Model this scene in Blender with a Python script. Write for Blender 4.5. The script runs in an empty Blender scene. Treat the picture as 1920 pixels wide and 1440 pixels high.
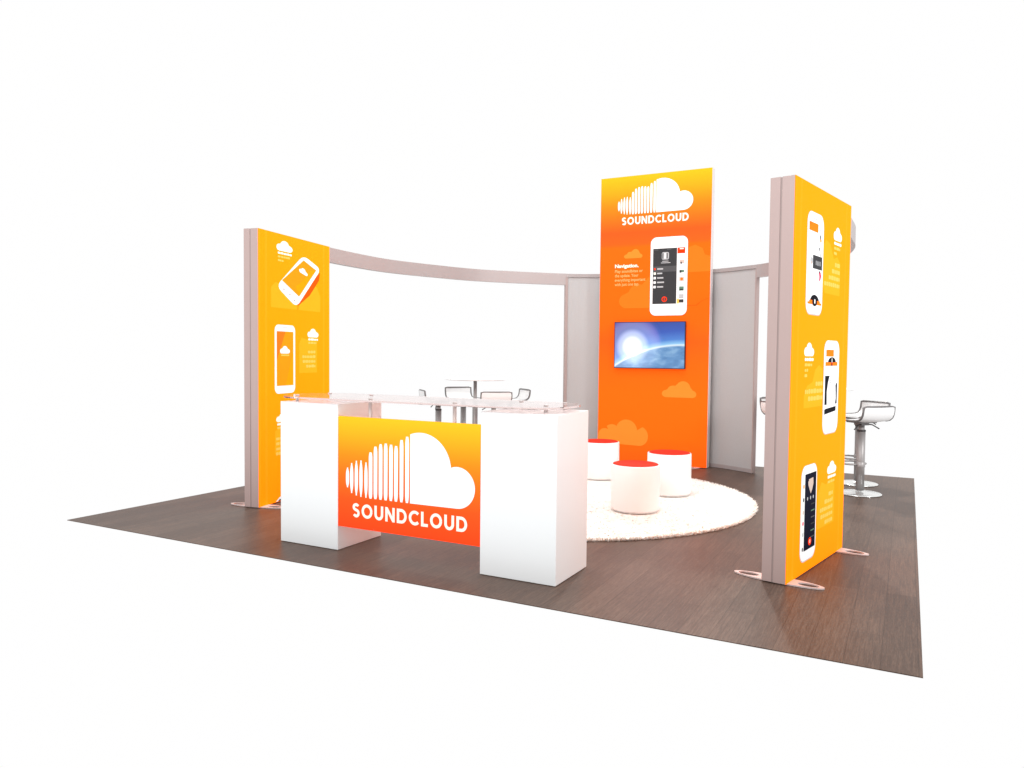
import bpy, math, random
from mathutils import Vector, Matrix
random.seed(7)
S = bpy.context.scene
COL = S.collection
PI = math.pi

# ------------------------------------------------------------------ materials
def nodes(m):
    m.use_nodes = True
    return m.node_tree.nodes, m.node_tree.links, m.node_tree.nodes['Principled BSDF']

def mat(name, col, rough=.5, metal=0., spec=.5, emis=0., var=.03, scale=9., bump=0., bscale=200., trans=0., coat=0., ecol=None):
    """painted / moulded surface with faint procedural unevenness"""
    m = bpy.data.materials.new(name)
    N, L, b = nodes(m)
    tc = N.new('ShaderNodeTexCoord'); nz = N.new('ShaderNodeTexNoise')
    nz.inputs['Scale'].default_value = scale; nz.inputs['Detail'].default_value = 6
    L.new(tc.outputs['Object'], nz.inputs['Vector'])
    mr = N.new('ShaderNodeMapRange'); mr.inputs['To Min'].default_value = 1 - var; mr.inputs['To Max'].default_value = 1 + var
    L.new(nz.outputs['Fac'], mr.inputs['Value'])
    vm = N.new('ShaderNodeVectorMath'); vm.operation = 'SCALE'; vm.inputs[0].default_value = col
    L.new(mr.outputs['Result'], vm.inputs['Scale'])
    L.new(vm.outputs['Vector'], b.inputs['Base Color'])
    r2 = N.new('ShaderNodeMapRange'); r2.inputs['To Min'].default_value = max(0, rough - .06); r2.inputs['To Max'].default_value = min(1, rough + .06)
    L.new(nz.outputs['Fac'], r2.inputs['Value']); L.new(r2.outputs['Result'], b.inputs['Roughness'])
    b.inputs['Metallic'].default_value = metal
    b.inputs['Specular IOR Level'].default_value = spec
    b.inputs['Coat Weight'].default_value = coat
    if trans: b.inputs['Transmission Weight'].default_value = trans
    if emis:
        b.inputs['Emission Strength'].default_value = emis
        if ecol: b.inputs['Emission Color'].default_value = (*ecol, 1)
        else: L.new(vm.outputs['Vector'], b.inputs['Emission Color'])
    if bump:
        n2 = N.new('ShaderNodeTexNoise'); n2.inputs['Scale'].default_value = bscale; n2.inputs['Detail'].default_value = 4
        L.new(tc.outputs['Object'], n2.inputs['Vector'])
        bp = N.new('ShaderNodeBump'); bp.inputs['Strength'].default_value = bump; bp.inputs['Distance'].default_value = .002
        L.new(n2.outputs['Fac'], bp.inputs['Height']); L.new(bp.outputs['Normal'], b.inputs['Normal'])
    return m

def lin(r, g, b):
    f = lambda c: (c/255/12.92) if c/255 <= .04045 else ((c/255 + .055)/1.055)**2.4
    return (f(r), f(g), f(b))

def lk(c): return tuple(v*.70 for v in lin(*c))
def ramp_mat(name, stops, z0, z1, emis, rough=.8):
    """printed vertical colour gradient on a backlit fabric face"""
    m = bpy.data.materials.new(name)
    N, L, b = nodes(m)
    tc = N.new('ShaderNodeTexCoord'); sp = N.new('ShaderNodeSeparateXYZ')
    L.new(tc.outputs['Object'], sp.inputs[0])
    mr = N.new('ShaderNodeMapRange'); mr.inputs['From Min'].default_value = z0; mr.inputs['From Max'].default_value = z1
    L.new(sp.outputs['Z'], mr.inputs['Value'])
    cr = N.new('ShaderNodeValToRGB'); e = cr.color_ramp.elements
    st = sorted(((z - z0)/(z1 - z0), c) for z, c in stops)
    e[0].position = st[0][0]; e[0].color = (*lk(st[0][1]), 1)
    e[1].position = st[-1][0]; e[1].color = (*lk(st[-1][1]), 1)
    for p, c in st[1:-1]:
        q = e.new(p); q.color = (*lk(c), 1)
    L.new(mr.outputs['Result'], cr.inputs['Fac'])
    L.new(cr.outputs['Color'], b.inputs['Base Color'])
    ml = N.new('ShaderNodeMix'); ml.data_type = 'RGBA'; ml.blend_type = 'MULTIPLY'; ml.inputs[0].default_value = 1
    L.new(cr.outputs['Color'], ml.inputs[6]); ml.inputs[7].default_value = (.65, .32, .2, 1); L.new(ml.outputs[2], b.inputs['Emission Color'])  # emission weighted to red, added so the face tints the floor
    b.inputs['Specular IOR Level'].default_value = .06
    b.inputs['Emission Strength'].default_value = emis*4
    nz = N.new('ShaderNodeTexNoise'); nz.inputs['Scale'].default_value = 500
    L.new(tc.outputs['Object'], nz.inputs['Vector'])
    r2 = N.new('ShaderNodeMapRange'); r2.inputs['To Min'].default_value = rough - .05; r2.inputs['To Max'].default_value = rough + .1
    L.new(nz.outputs['Fac'], r2.inputs['Value']); L.new(r2.outputs['Result'], b.inputs['Roughness'])
    return m

EM = .35           # backlight of the printed faces
PK = .80
def pm(name, rgb, emis=EM, rough=.5):
    c = lin(*rgb)
    if rgb[0] > 180 and rgb[2] < 145:      # warm translucent inks lit from behind, extra red emission added to redden the floor
        return mat(name, (c[0]*.60, c[1]*.60, c[2]*.5), .85, 0, .06, 1., var=.01, ecol=(c[0]*1.2, c[1]*.36, c[2]*.2))
    return mat(name, tuple(v*PK for v in c), .8, 0, .1, emis, var=.01)

M = {}
M['white_lam'] = mat('white_laminate', (.85, .875, .885), .38, 0, .5, 0, .01, 3, coat=.15)
M['white_seat'] = mat('white_moulded_plastic', (.84, .84, .84), .3, 0, .5, 0, .01)
M['white_vinyl'] = mat('white_vinyl', (.88, .87, .86), .5, 0, .4, 0, .015, 14, bump=.08, bscale=90)
M['red_vinyl'] = mat('red_vinyl', (.78, .03, .010), .75, 0, .12, 0, .04, 20, bump=.06, bscale=120)
M['alu'] = mat('anodised_aluminium', (.50, .375, .355), .42, .1, .5, 0, .025, 4)
M['alu_dark'] = mat('aluminium_groove', (.40, .31, .295), .5, .1, .5, 0, .02, 4)
M['alu_band'] = mat('aluminium_header', (.40, .355, .35), .45, .2, .5, 0, .025, 3)
M['fitting'] = mat('satin_aluminium_fitting', (.60, .56, .55), .4, .1, .5, 0, .02, 12)
M['plate'] = mat('steel_foot_plate', (.68, .575, .56), .4, .1, .5, 0, .02, 8)
M['chrome'] = mat('brushed_steel', (.37, .35, .345), .42, .45, .5, 0, .03, 12)
M['edge'] = mat('steel_seat_rim', (.17, .16, .16), .4, .4, .5, 0, .03, 12)
M['base'] = mat('polished_steel_base', (.78, .79, .78), .22, .75, .5, 0, .02, 8)
M['dark'] = mat('black_collar', (.05, .045, .045), .45, 0, .4)
M['fabric_grey'] = mat('grey_mesh_fabric', (.47, .462, .462), .38, .0, .5, 0, .07, 90, bump=.6, bscale=260)
M['tower_side'] = mat('satin_side_rail', (.74, .68, .68), .4, 0, .5, 0, .02, 5)
M['tv_black'] = mat('black_bezel', (.012, .010, .014), .3, 0, .5)
M['yellow'] = pm('printed_yellow_fabric', (255, 172, 8), .40)
M['yellow_hi'] = pm('painted_seam_highlight', (255, 190, 50), .40)
M['yellow_lt'] = pm('printed_cloud_yellow', (255, 186, 38), .40)
M['yellow_dk'] = pm('printed_deep_amber', (252, 163, 26), .36)
M['yellow_sh'] = pm('printed_brown_shadow', (190, 95, 10), .3)
M['cream'] = pm('printed_pale_yellow', (255, 212, 112), .42)
M['pwhite'] = pm('printed_white', (250, 250, 250), .34)
M['pwarm'] = pm('printed_warm_white', (255, 250, 236), .34)
M['o_lt'] = pm('printed_light_orange', (255, 152, 62))
M['o_mid'] = pm('printed_mid_orange', (255, 130, 40))
M['o_dk'] = pm('printed_dark_orange', (240, 95, 20), .38)
M['txt_o'] = pm('printed_peach', (255, 196, 138))
M['p_dark'] = pm('printed_charcoal', (66, 66, 68), .12)
M['p_dark2'] = pm('printed_grey', (92, 92, 94), .12)
M['p_black'] = pm('printed_black', (14, 12, 24), .05)
M['p_navy'] = pm('printed_navy', (8, 10, 38), .05)
M['p_red'] = pm('printed_red', (226, 66, 20), .3)
M['p_orange'] = pm('printed_app_orange', (238, 140, 30), .3)
M['p_grey'] = pm('printed_light_grey', (190, 190, 192), .3)
M['p_green'] = pm('printed_grey_green', (104, 138, 118), .2)
M['p_pink'] = pm('printed_magenta', (196, 60, 120), .25)
M['p_skin'] = pm('printed_beige', (214, 190, 178), .3)

# glass
def glass_mat():
    m = bpy.data.materials.new('clear_counter_glass')
    N, L, b = nodes(m)
    b.inputs['Base Color'].default_value = (.96, .80, .775, 1)
    b.inputs['Transmission Weight'].default_value = .93
    b.inputs['IOR'].default_value = 1.22
    tc = N.new('ShaderNodeTexCoord'); nz = N.new('ShaderNodeTexNoise'); nz.inputs['Scale'].default_value = 6
    L.new(tc.outputs['Object'], nz.inputs['Vector'])
    r2 = N.new('ShaderNodeMapRange'); r2.inputs['To Min'].default_value = .0; r2.inputs['To Max'].default_value = .03
    L.new(nz.outputs['Fac'], r2.inputs['Value']); L.new(r2.outputs['Result'], b.inputs['Roughness'])
    return m
M['glass'] = glass_mat()

# vinyl wood floor: planks along y
def floor_mat():
    m = bpy.data.materials.new('brown_wood_plank_floor')
    N, L, b = nodes(m)
    tc = N.new('ShaderNodeTexCoord')
    def mp(sc, rot=0):
        q = N.new('ShaderNodeMapping'); q.inputs['Scale'].default_value = sc; q.inputs['Rotation'].default_value = (0, 0, rot)
        L.new(tc.outputs['Object'], q.inputs['Vector']); return q
    bk = N.new('ShaderNodeTexBrick')          # plank layout
    bk.inputs['Scale'].default_value = 1; bk.inputs['Brick Width'].default_value = 1.22; bk.inputs['Row Height'].default_value = .152
    bk.inputs['Mortar Size'].default_value = .0022; bk.inputs['Color1'].default_value = (.0, .0, .0, 1); bk.inputs['Color2'].default_value = (1, 1, 1, 1)
    bk.inputs['Mortar'].default_value = (.3, .3, .3, 1); bk.offset = .37
    L.new(mp((1, 1, 1), PI/2).outputs[0], bk.inputs['Vector'])
    g1 = N.new('ShaderNodeTexNoise'); g1.inputs['Scale'].default_value = 1; g1.inputs['Detail'].default_value = 8; g1.inputs['Roughness'].default_value = .62; g1.inputs['Distortion'].default_value = .6
    L.new(mp((95, 4.2, 1)).outputs[0], g1.inputs['Vector'])
    g2 = N.new('ShaderNodeTexNoise'); g2.inputs['Scale'].default_value = 1; g2.inputs['Detail'].default_value = 6
    L.new(mp((260, 22, 1)).outputs[0], g2.inputs['Vector'])
    g3 = N.new('ShaderNodeTexNoise'); g3.inputs['Scale'].default_value = .9; g3.inputs['Detail'].default_value = 3
    L.new(mp((1, 1, 1)).outputs[0], g3.inputs['Vector'])
    a = N.new('ShaderNodeMath'); a.operation = 'MULTIPLY_ADD'; a.inputs[1].default_value = .55
    L.new(g1.outputs['Fac'], a.inputs[0])
    a2 = N.new('ShaderNodeMath'); a2.operation = 'MULTIPLY_ADD'; a2.inputs[1].default_value = .28; a2.inputs[2].default_value = 0
    L.new(g2.outputs['Fac'], a2.inputs[0]); L.new(a2.outputs[0], a.inputs[2])
    a3 = N.new('ShaderNodeMath'); a3.operation = 'MULTIPLY_ADD'; a3.inputs[1].default_value = .07
    L.new(bk.outputs['Color'], a3.inputs[0]); L.new(a.outputs[0], a3.inputs[2])
    a4 = N.new('ShaderNodeMath'); a4.operation = 'MULTIPLY_ADD'; a4.inputs[1].default_value = .16
    L.new(g3.outputs['Fac'], a4.inputs[0]); L.new(a3.outputs[0], a4.inputs[2])
    cr = N.new('ShaderNodeValToRGB'); e = cr.color_ramp.elements
    e[0].position = .30; e[0].color = (.046, .027, .019, 1)
    e[1].position = .70; e[1].color = (.172, .112, .083, 1)
    q = e.new(.50); q.color = (.088, .056, .042, 1)
    L.new(a4.outputs[0], cr.inputs['Fac'])
    mx = N.new('ShaderNodeMix'); mx.data_type = 'RGBA'; mx.blend_type = 'MULTIPLY'
    mx.inputs[7].default_value = (.72, .72, .72, 1)
    L.new(bk.outputs['Fac'], mx.inputs[0]); L.new(cr.outputs['Color'], mx.inputs[6])
    L.new(mx.outputs[2], b.inputs['Base Color'])
    rr = N.new('ShaderNodeMapRange'); rr.inputs['To Min'].default_value = .34; rr.inputs['To Max'].default_value = .50
    L.new(g1.outputs['Fac'], rr.inputs['Value']); L.new(rr.outputs['Result'], b.inputs['Roughness'])
    b.inputs['Specular IOR Level'].default_value = .17
    bp = N.new('ShaderNodeBump'); bp.inputs['Strength'].default_value = .25; bp.inputs['Distance'].default_value = .002
    L.new(g2.outputs['Fac'], bp.inputs['Height']); L.new(bp.outputs['Normal'], b.inputs['Normal'])
    return m
M['floor'] = floor_mat()

def rug_mat():
    m = bpy.data.materials.new('cream_shag_pile')
    N, L, b = nodes(m)
    tc = N.new('ShaderNodeTexCoord'); nz = N.new('ShaderNodeTexNoise'); nz.inputs['Scale'].default_value = 7; nz.inputs['Detail'].default_value = 8
    L.new(tc.outputs['Object'], nz.inputs['Vector'])
    cr = N.new('ShaderNodeValToRGB'); e = cr.color_ramp.elements
    e[0].position = .35; e[0].color = (.93, .885, .83, 1); e[1].position = .6; e[1].color = (.97, .945, .90, 1)
    L.new(nz.outputs['Fac'], cr.inputs['Fac']); L.new(cr.outputs['Color'], b.inputs['Base Color'])
    b.inputs['Roughness'].default_value = .9; b.inputs['Specular IOR Level'].default_value = .1
    return m
M['rug'] = rug_mat()

# television picture: sunrise over a planet's edge
def screen_mat(w, h):
    m = bpy.data.materials.new('lit_television_picture')
    N, L, b = nodes(m)
    tc = N.new('ShaderNodeTexCoord'); sp = N.new('ShaderNodeSeparateXYZ'); L.new(tc.outputs['Object'], sp.inputs[0])
    def mt(op, a, b_=0., c_=0.):
        q = N.new('ShaderNodeMath'); q.operation = op
        for i, v in enumerate((a, b_, c_)):
            if isinstance(v, (int, float)): q.inputs[i].default_value = v
            else: L.new(v, q.inputs[i])
        return q.outputs[0]
    x = mt('MULTIPLY', sp.outputs['X'], 1/h); z = mt('MULTIPLY', sp.outputs['Z'], 1/h)   # 0..1.57, 0..1
    def dist(cx, cz):
        dx = mt('SUBTRACT', x, cx); dz = mt('SUBTRACT', z, cz)
        return mt('SQRT', mt('ADD', mt('MULTIPLY', dx, dx), mt('MULTIPLY', dz, dz)))
    d = mt('SUBTRACT', dist(1.51, -2.16), 2.66)          # >0 above the limb
    ds = dist(.41, .47)
    def ramp(f, st, interp='LINEAR'):
        cr = N.new('ShaderNodeValToRGB'); cr.color_ramp.interpolation = interp; e = cr.color_ramp.elements
        e[0].position = st[0][0]; e[0].color = (*st[0][1], 1); e[1].position = st[-1][0]; e[1].color = (*st[-1][1], 1)
        for p, c in st[1:-1]:
            q = e.new(p); q.color = (*c, 1)
        L.new(f, cr.inputs['Fac']); return cr.outputs['Color']
    sky = ramp(mt('MULTIPLY', d, 1.6), [(0, lin(235, 250, 255)), (.06, lin(140, 200, 245)), (.2, lin(70, 130, 215)), (.5, lin(34, 84, 186)), (1, lin(30, 58, 150))])
    nz = N.new('ShaderNodeTexNoise'); nz.inputs['Scale'].default_value = 5.5; nz.inputs['Detail'].default_value = 12; nz.inputs['Distortion'].default_value = .35
    mp = N.new('ShaderNodeMapping'); mp.inputs['Scale'].default_value = (1, 1, 2.2); mp.inputs['Rotation'].default_value = (0, .25, 0)
    L.new(tc.outputs['Object'], mp.inputs['Vector']); L.new(mp.outputs[0], nz.inputs['Vector'])
    land = ramp(nz.outputs['Fac'], [(.25, lin(62, 112, 168)), (.5, lin(96, 148, 200)), (.75, lin(150, 192, 228))])
    def mix(f, a, b_, mode='MIX'):
        q = N.new('ShaderNodeMix'); q.data_type = 'RGBA'; q.blend_type = mode
        if isinstance(f, float): q.inputs[0].default_value = f
        else: L.new(f, q.inputs[0])
        L.new(a, q.inputs[6])
        if isinstance(b_, tuple): q.inputs[7].default_value = (*b_, 1)
        else: L.new(b_, q.inputs[7])
        return q.outputs[2]
    above = N.new('ShaderNodeMapRange'); above.inputs['From Min'].default_value = -.03; above.inputs['From Max'].default_value = .004
    L.new(d, above.inputs['Value'])
    c = mix(above.outputs['Result'], land, sky)
    ring = ramp(ds, [(.38, (0, 0, 0)), (.56, (.07, .02, .04)), (.62, (.06, .01, .05)), (.68, (0, 0, 0))])
    am = mix(above.outputs['Result'], ring, ring)
    rb = N.new('ShaderNodeMix'); rb.data_type = 'RGBA'; rb.inputs[6].default_value = (0, 0, 0, 1)
    L.new(above.outputs['Result'], rb.inputs[0]); L.new(ring, rb.inputs[7])
    c = mix(1., c, rb.outputs[2], 'ADD')
    glow = ramp(ds, [(0, (1, 1, 1)), (.17, (1, 1, 1)), (.27, (.56, .60, .66)), (.42, (.17, .19, .24)), (.75, (0, 0, 0))], 'EASE')
    c = mix(1., c, glow, 'ADD')
    b.inputs['Base Color'].default_value = (.01, .01, .012, 1); b.inputs['Roughness'].default_value = .25
    L.new(c, b.inputs['Emission Color']); b.inputs['Emission Strength'].default_value = 1.0
    return m

# ------------------------------------------------------------------ mesh helpers
class MB:
    def __init__(s): s.v = []; s.f = []; s.m = []; s.mats = []; s.sm = []
    def mi(s, m):
        m = M[m] if isinstance(m, str) else m
        if m not in s.mats: s.mats.append(m)
        return s.mats.index(m)
    def poly(s, pts, m, smooth=False):
        k = len(s.v); s.v += [tuple(p) for p in pts]; s.f.append(tuple(range(k, k + len(pts)))); s.m.append(s.mi(m)); s.sm.append(smooth); return s
    def box(s, x0, x1, y0, y1, z0, z1, m, bev=0.):
        # chamfered box
        c = bev; i = s.mi(m); k = len(s.v)
        if c <= 0:
            s.v += [(x, y, z) for x in (x0, x1) for y in (y0, y1) for z in (z0, z1)]
            for q in ((0, 1, 3, 2), (4, 6, 7, 5), (0, 4, 5, 1), (2, 3, 7, 6), (0, 2, 6, 4), (1, 5, 7, 3)):
                s.f.append(tuple(k + a for a in q)); s.m.append(i); s.sm.append(False)
            return s
        import bmesh
        bm = bmesh.new(); bmesh.ops.create_cube(bm, size=1)
        for v in bm.verts: v.co = Vector(((x0+x1)/2 + v.co.x*(x1-x0), (y0+y1)/2 + v.co.y*(y1-y0), (z0+z1)/2 + v.co.z*(z1-z0)))
        bmesh.ops.bevel(bm, geom=list(bm.edges), offset=c, segments=2, affect='EDGES', profile=.6)
        bm.verts.index_update(); s.v += [tuple(v.co) for v in bm.verts]
        for f in bm.faces: s.f.append(tuple(k + v.index for v in f.verts)); s.m.append(i); s.sm.append(False)
        bm.free(); return s
    def lathe(s, prof, m, cx=0, cy=0, n=40, smooth=True):
        i = s.mi(m); k = len(s.v)
        for (r, z) in prof:
            for a in range(n):
                t = 2*PI*a/n; s.v.append((cx + r*math.cos(t), cy + r*math.sin(t), z))
        for j in range(len(prof)-1):
            for a in range(n):
                b = (a+1) % n
                s.f.append((k+j*n+a, k+j*n+b, k+(j+1)*n+b, k+(j+1)*n+a)); s.m.append(i); s.sm.append(smooth)
        for j, rev in ((0, True), (len(prof)-1, False)):
            if prof[j][0] > 1e-5:
                q = [k+j*n+a for a in range(n)]
                s.f.append(tuple(q[::-1] if rev else q)); s.m.append(i); s.sm.append(False)
        return s
    def tube(s, pts, r, m, n=10, closed=False):
        i = s.mi(m); k = len(s.v); P = [Vector(p) for p in pts]; L = len(P)
        up = Vector((0, 0, 1)); prev = None
        for j, p in enumerate(P):
            if closed: t = (P[(j+1) % L] - P[j-1]).normalized()
            else: t = (P[min(j+1, L-1)] - P[max(j-1, 0)]).normalized()
            if prev is None:
                a = up if abs(t.z) < .9 else Vector((1, 0, 0)); u = t.cross(a).normalized()
            else: u = (prev - t*prev.dot(t)).normalized()
            prev = u; w = t.cross(u)
            for q in range(n):
                th = 2*PI*q/n; s.v.append(tuple(p + u*r*math.cos(th) + w*r*math.sin(th)))
        for j in range(L if closed else L-1):
            j2 = (j+1) % L
            for q in range(n):
                b = (q+1) % n; s.f.append((k+j*n+q, k+j*n+b, k+j2*n+b, k+j2*n+q)); s.m.append(i); s.sm.append(True)
        if not closed:
            s.f.append(tuple(k+q for q in range(n))[::-1]); s.m.append(i); s.sm.append(False)
            s.f.append(tuple(k+(L-1)*n+q for q in range(n))); s.m.append(i); s.sm.append(False)
        return s
    def slab(s, outer, z0, z1, m, holes=None, bev=0):
        """plan outline (list of xy) extruded from z0 to z1; outline CCW"""
        i = s.mi(m); k = len(s.v); n = len(outer)
        if not holes:
            rings = [(0, z0), (0, z1)]
            s.v += [(x, y, z0) for x, y in outer] + [(x, y, z1) for x, y in outer]
            s.f.append(tuple(k+a for a in range(n))[::-1]); s.m.append(i); s.sm.append(False)
            s.f.append(tuple(k+n+a for a in range(n))); s.m.append(i); s.sm.append(False)
            for a in range(n):
                b = (a+1) % n; s.f.append((k+a, k+b, k+n+b, k+n+a)); s.m.append(i); s.sm.append(False)
        return s
    def print_poly(s, pts, layer, m):
        """flat printed patch on the local y=0 face (facing -y)"""
        y = -.0012 - layer*.0008
        return s.poly([(x, y, z) for x, z in pts], m)
    def build(s, name, parent=None, loc=None):
        me = bpy.data.meshes.new(name); me.from_pydata(s.v, [], s.f)
        for m in s.mats: me.materials.append(m)
        for p, i, q in zip(me.polygons, s.m, s.sm): p.material_index = i; p.use_smooth = q
        me.update()
        o = bpy.data.objects.new(name, me); COL.objects.link(o)
        if parent: o.parent = parent
        if loc: o.location = loc
        return o

def empty(name, loc, rz, label, cat, group=None):
    o = bpy.data.objects.new(name, None); COL.objects.link(o); o.empty_display_size = .2
    o.location = loc; o.rotation_euler = (0, 0, rz)
    o['label'] = label; o['category'] = cat
    if group: o['group'] = group
    return o
def tag(o, label, cat, group=None):
    o['label'] = label; o['category'] = cat
    if group: o['group'] = group
    return o

def rrect(x0, x1, z0, z1, r, n=7):
    P = []
    for cx, cz, a0 in ((x1-r, z0+r, -PI/2), (x1-r, z1-r, 0), (x0+r, z1-r, PI/2), (x0+r, z0+r, PI)):
        for k in range(n+1):
            a = a0 + PI/2*k/n; P.append((cx + r*math.cos(a), cz + r*math.sin(a)))
    return P
def rect(x0, x1, z0, z1): return [(x0, z0), (x1, z0), (x1, z1), (x0, z1)]
def ell(cx, cz, rx, rz, n=28, a0=0, a1=2*PI):
    return [(cx + rx*math.cos(a0+(a1-a0)*k/n), cz + rz*math.sin(a0+(a1-a0)*k/n)) for k in range(n if a1-a0 > 6.2 else n+1)]
def round_quad(Q, r, n=6):
    """round the corners of a convex CCW polygon"""
    P = []; N = len(Q)
    for i in range(N):
        a, b, c = Vector(Q[i-1]), Vector(Q[i]), Vector(Q[(i+1) % N])
        p0 = b + (a-b).normalized()*r; p1 = b + (c-b).normalized()*r
        for k in range(n+1):
            t = k/n; q = p0*(1-t)**2 + b*2*t*(1-t) + p1*t*t; P.append((q.x, q.y))
    return P

# ------------------------------------------------------------------ lettering (own stroke alphabet, unit height)
def stroke(mb, path, t, sx, ox, oz, sc, layer, m, cap=0.):
    """thick polyline; path in unit letter space"""
    P = [Vector((x*sc*sx + ox, z*sc + oz)) for x, z in path]; h = t*sc/2
    P = [q for k, q in enumerate(P) if k == 0 or (q-P[k-1]).length > 1e-5]
    L = []; R = []
    for i, p in enumerate(P):
        if i == 0: d = (P[1]-p).normalized(); q = d
        elif i == len(P)-1: d = (p-P[i-1]).normalized(); q = d
        else:
            a = (p-P[i-1]).normalized(); b = (P[i+1]-p).normalized(); d = (a+b).normalized(); q = a
        n = Vector((-d.y, d.x)); s = 1/max(.45, d.dot(q))
        L.append(p + n*h*s); R.append(p - n*h*s)
    y = -.0012 - layer*.0008
    for i in range(len(P)-1):
        mb.poly([(R[i].x, y, R[i].y), (R[i+1].x, y, R[i+1].y), (L[i+1].x, y, L[i+1].y), (L[i].x, y, L[i].y)], m)
def arc(cx, cz, rx, rz, a0, a1, n=14):
    return [(cx + rx*math.cos(math.radians(a0+(a1-a0)*k/n)), cz + rz*math.sin(math.radians(a0+(a1-a0)*k/n))) for k in range(n+1)]
T = .205; H = T/2
LET = {
 'S': (.62, [arc(.31, .715, .2, 1-H-.715, 28, 90, 6) + arc(.30, .715, .19, .1775, 90, 250, 10)[1:] + arc(.31, .30, .205, .215, 70, -90, 12)[1:] + arc(.30, .285, .2, .285-H, -90, -150, 6)[1:]]),
 'O': (.92, [arc(.46, .5, .46-H, .5-H, 0, 360, 36)]),
 'U': (.74, [[(H, 1), (H, .40)] + arc(.37, .40, .37-H, .40-H, 180, 360, 16) + [(.74-H, 1)]]),
 'N': (.78, [[(H, 0), (H, 1)], [(H+.02, .93), (.78-H-.02, .07)], [(.78-H, 0), (.78-H, 1)]]),
 'D': (.80, [[(H, 0), (H, 1)], [(.02, 1-H), (.36, 1-H)] + arc(.36, .5, .44-H, .5-H, 90, -90, 18)[1:] + [(.02, H)]]),
 'C': (.80, [arc(.47, .5, .47-H, .5-H, 44, 316, 26)]),
 'L': (.54, [[(H, 0), (H, 1)], [(.02, H), (.54, H)]]),
}
def word(name, text, x0, x1, z0, z1, m, parent, layer=2):
    gap = .155; tot = sum(LET[c][0] for c in text) + gap*(len(text)-1)
    sc = z1-z0; sx = (x1-x0)/(tot*sc); x = x0; mb = MB()
    for c in text:
        w, st = LET[c]
        for k, p in enumerate(st): stroke(mb, p, T, sx, x, z0, sc, layer + k*.12, m)
        x += (w+gap)*sc*sx
    return mb.build(name, parent)

# striped cloud emblem; reference box of the counter panel: x .607..1.641, z .393..0.863
BARS = [(.6225, .451, .588), (.659, .415, .622), (.6995, .402, .641), (.7395, .396, .646), (.7825, .394, .636), (.8215, .392, .707), (.863, .393, .749),
        (.906, .393, .768), (.9485, .393, .775), (.992, .393, .770), (1.0335, .393, .764), (1.078, .393, .807), (1.123, .393, .831)]
def emblem(name, parent, f, m, layer=1):
    mb = MB()
    for i, (x, zb, zt) in enumerate(BARS):
        w = .0145 if i < 5 else .0155; c = (zb+zt)/2; h = (zt-zb)/2; P = []
        e = 3 if i < 5 else 16
        n = 20
        for k in range(n+1):
            t = -1 + 2*k/n; P.append((x + w*max(.3 if i < 5 else .5, (1-abs(t)**e))**.8, c + h*t))
        for k in range(n+1):
            t = 1 - 2*k/n; P.append((x - w*max(.3 if i < 5 else .5, (1-abs(t)**e))**.8, c + h*t))
        mb.print_poly([f(*p) for p in P], layer, m)
    a1 = math.degrees(math.atan2(.649-.628, 1.463-1.23)); a0 = math.degrees(math.acos((1.147-1.23)/.235))
    P = [(1.147, .393), (1.511, .396)] + arc(1.511, .529, .131, .133, -90, 110, 26)[1:] + arc(1.23, .628, .235, .235, a1, a0, 26)
    mb.print_poly([f(*p) for p in P], layer, m)
    return mb.build(name, parent)

def cloud_pts(cx, zb, w, h):
    """plain lobed cloud silhouette with flat base"""
    P = []
    for q in ((.88, .22, .12, .22, -90, 80), (.62, .55, .21, .45, 10, 140), (.33, .42, .17, .30, 70, 165), (.13, .22, .13, .22, 100, 270)):
        P += arc(*q[:4], q[4], q[5], 10)
    return [(cx + (x-.5)*w, zb + z*h) for x, z in P]

def small_logo(mb, cx, zb, w, h, layer=1, m='pwarm'):
    """small cloud emblem as on the side panels"""
    P = arc(.80, .30, .20, .30, -90, 75, 10) + arc(.50, .55, .27, .45, 15, 165, 14) + arc(.16, .32, .16, .32, 100, 270, 10)
    mb.print_poly([(cx + (x-.5)*w, zb + z*h) for x, z in P], layer, m)

def rows(mb, x0, x1, zt, n, dz, hh, m, align='l', seed=1, lens=None):
    """illegible small print as broken word strips"""
    rnd = random.Random(seed)
    for k in range(n):
        L = (x1-x0)*(lens[k] if lens else rnd.uniform(.6, 1)); a = x0 if align == 'l' else x1-L; e = a+L; z = zt - k*dz; x = a
        while x < e - .004:
            w = min(rnd.uniform(.03, .065), e-x)
            mb.print_poly(rrect(x, x+w, z-hh, z + rnd.uniform(-.1, .1)*hh, hh*.3, 2), 1, m); x += w + .0035

# ------------------------------------------------------------------ camera
def setup_camera():
    f, yaw, pitch, roll, cx, cy, cz = 1405.9, .486, -.0392, .01, 6.0032, -3.6574, 1.3764
    fwd = Vector((-math.sin(yaw)*math.cos(pitch), math.cos(yaw)*math.cos(pitch), math.sin(pitch)))
    r0 = Vector((math.cos(yaw), math.sin(yaw), 0)); u0 = r0.cross(fwd)
    r = r0*math.cos(roll) + u0*math.sin(roll); u = -r0*math.sin(roll) + u0*math.cos(roll)
    cd = bpy.data.cameras.new('camera'); co = bpy.data.objects.new('camera', cd); COL.objects.link(co)
    mt = Matrix((r, u, -fwd)).transposed().to_4x4(); mt.translation = (cx, cy, cz); co.matrix_world = mt
    cd.sensor_fit = 'HORIZONTAL'; cd.sensor_width = 36; cd.lens = f/1920*36; cd.clip_start = .05; cd.clip_end = 200
    S.camera = co
setup_camera()

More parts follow.
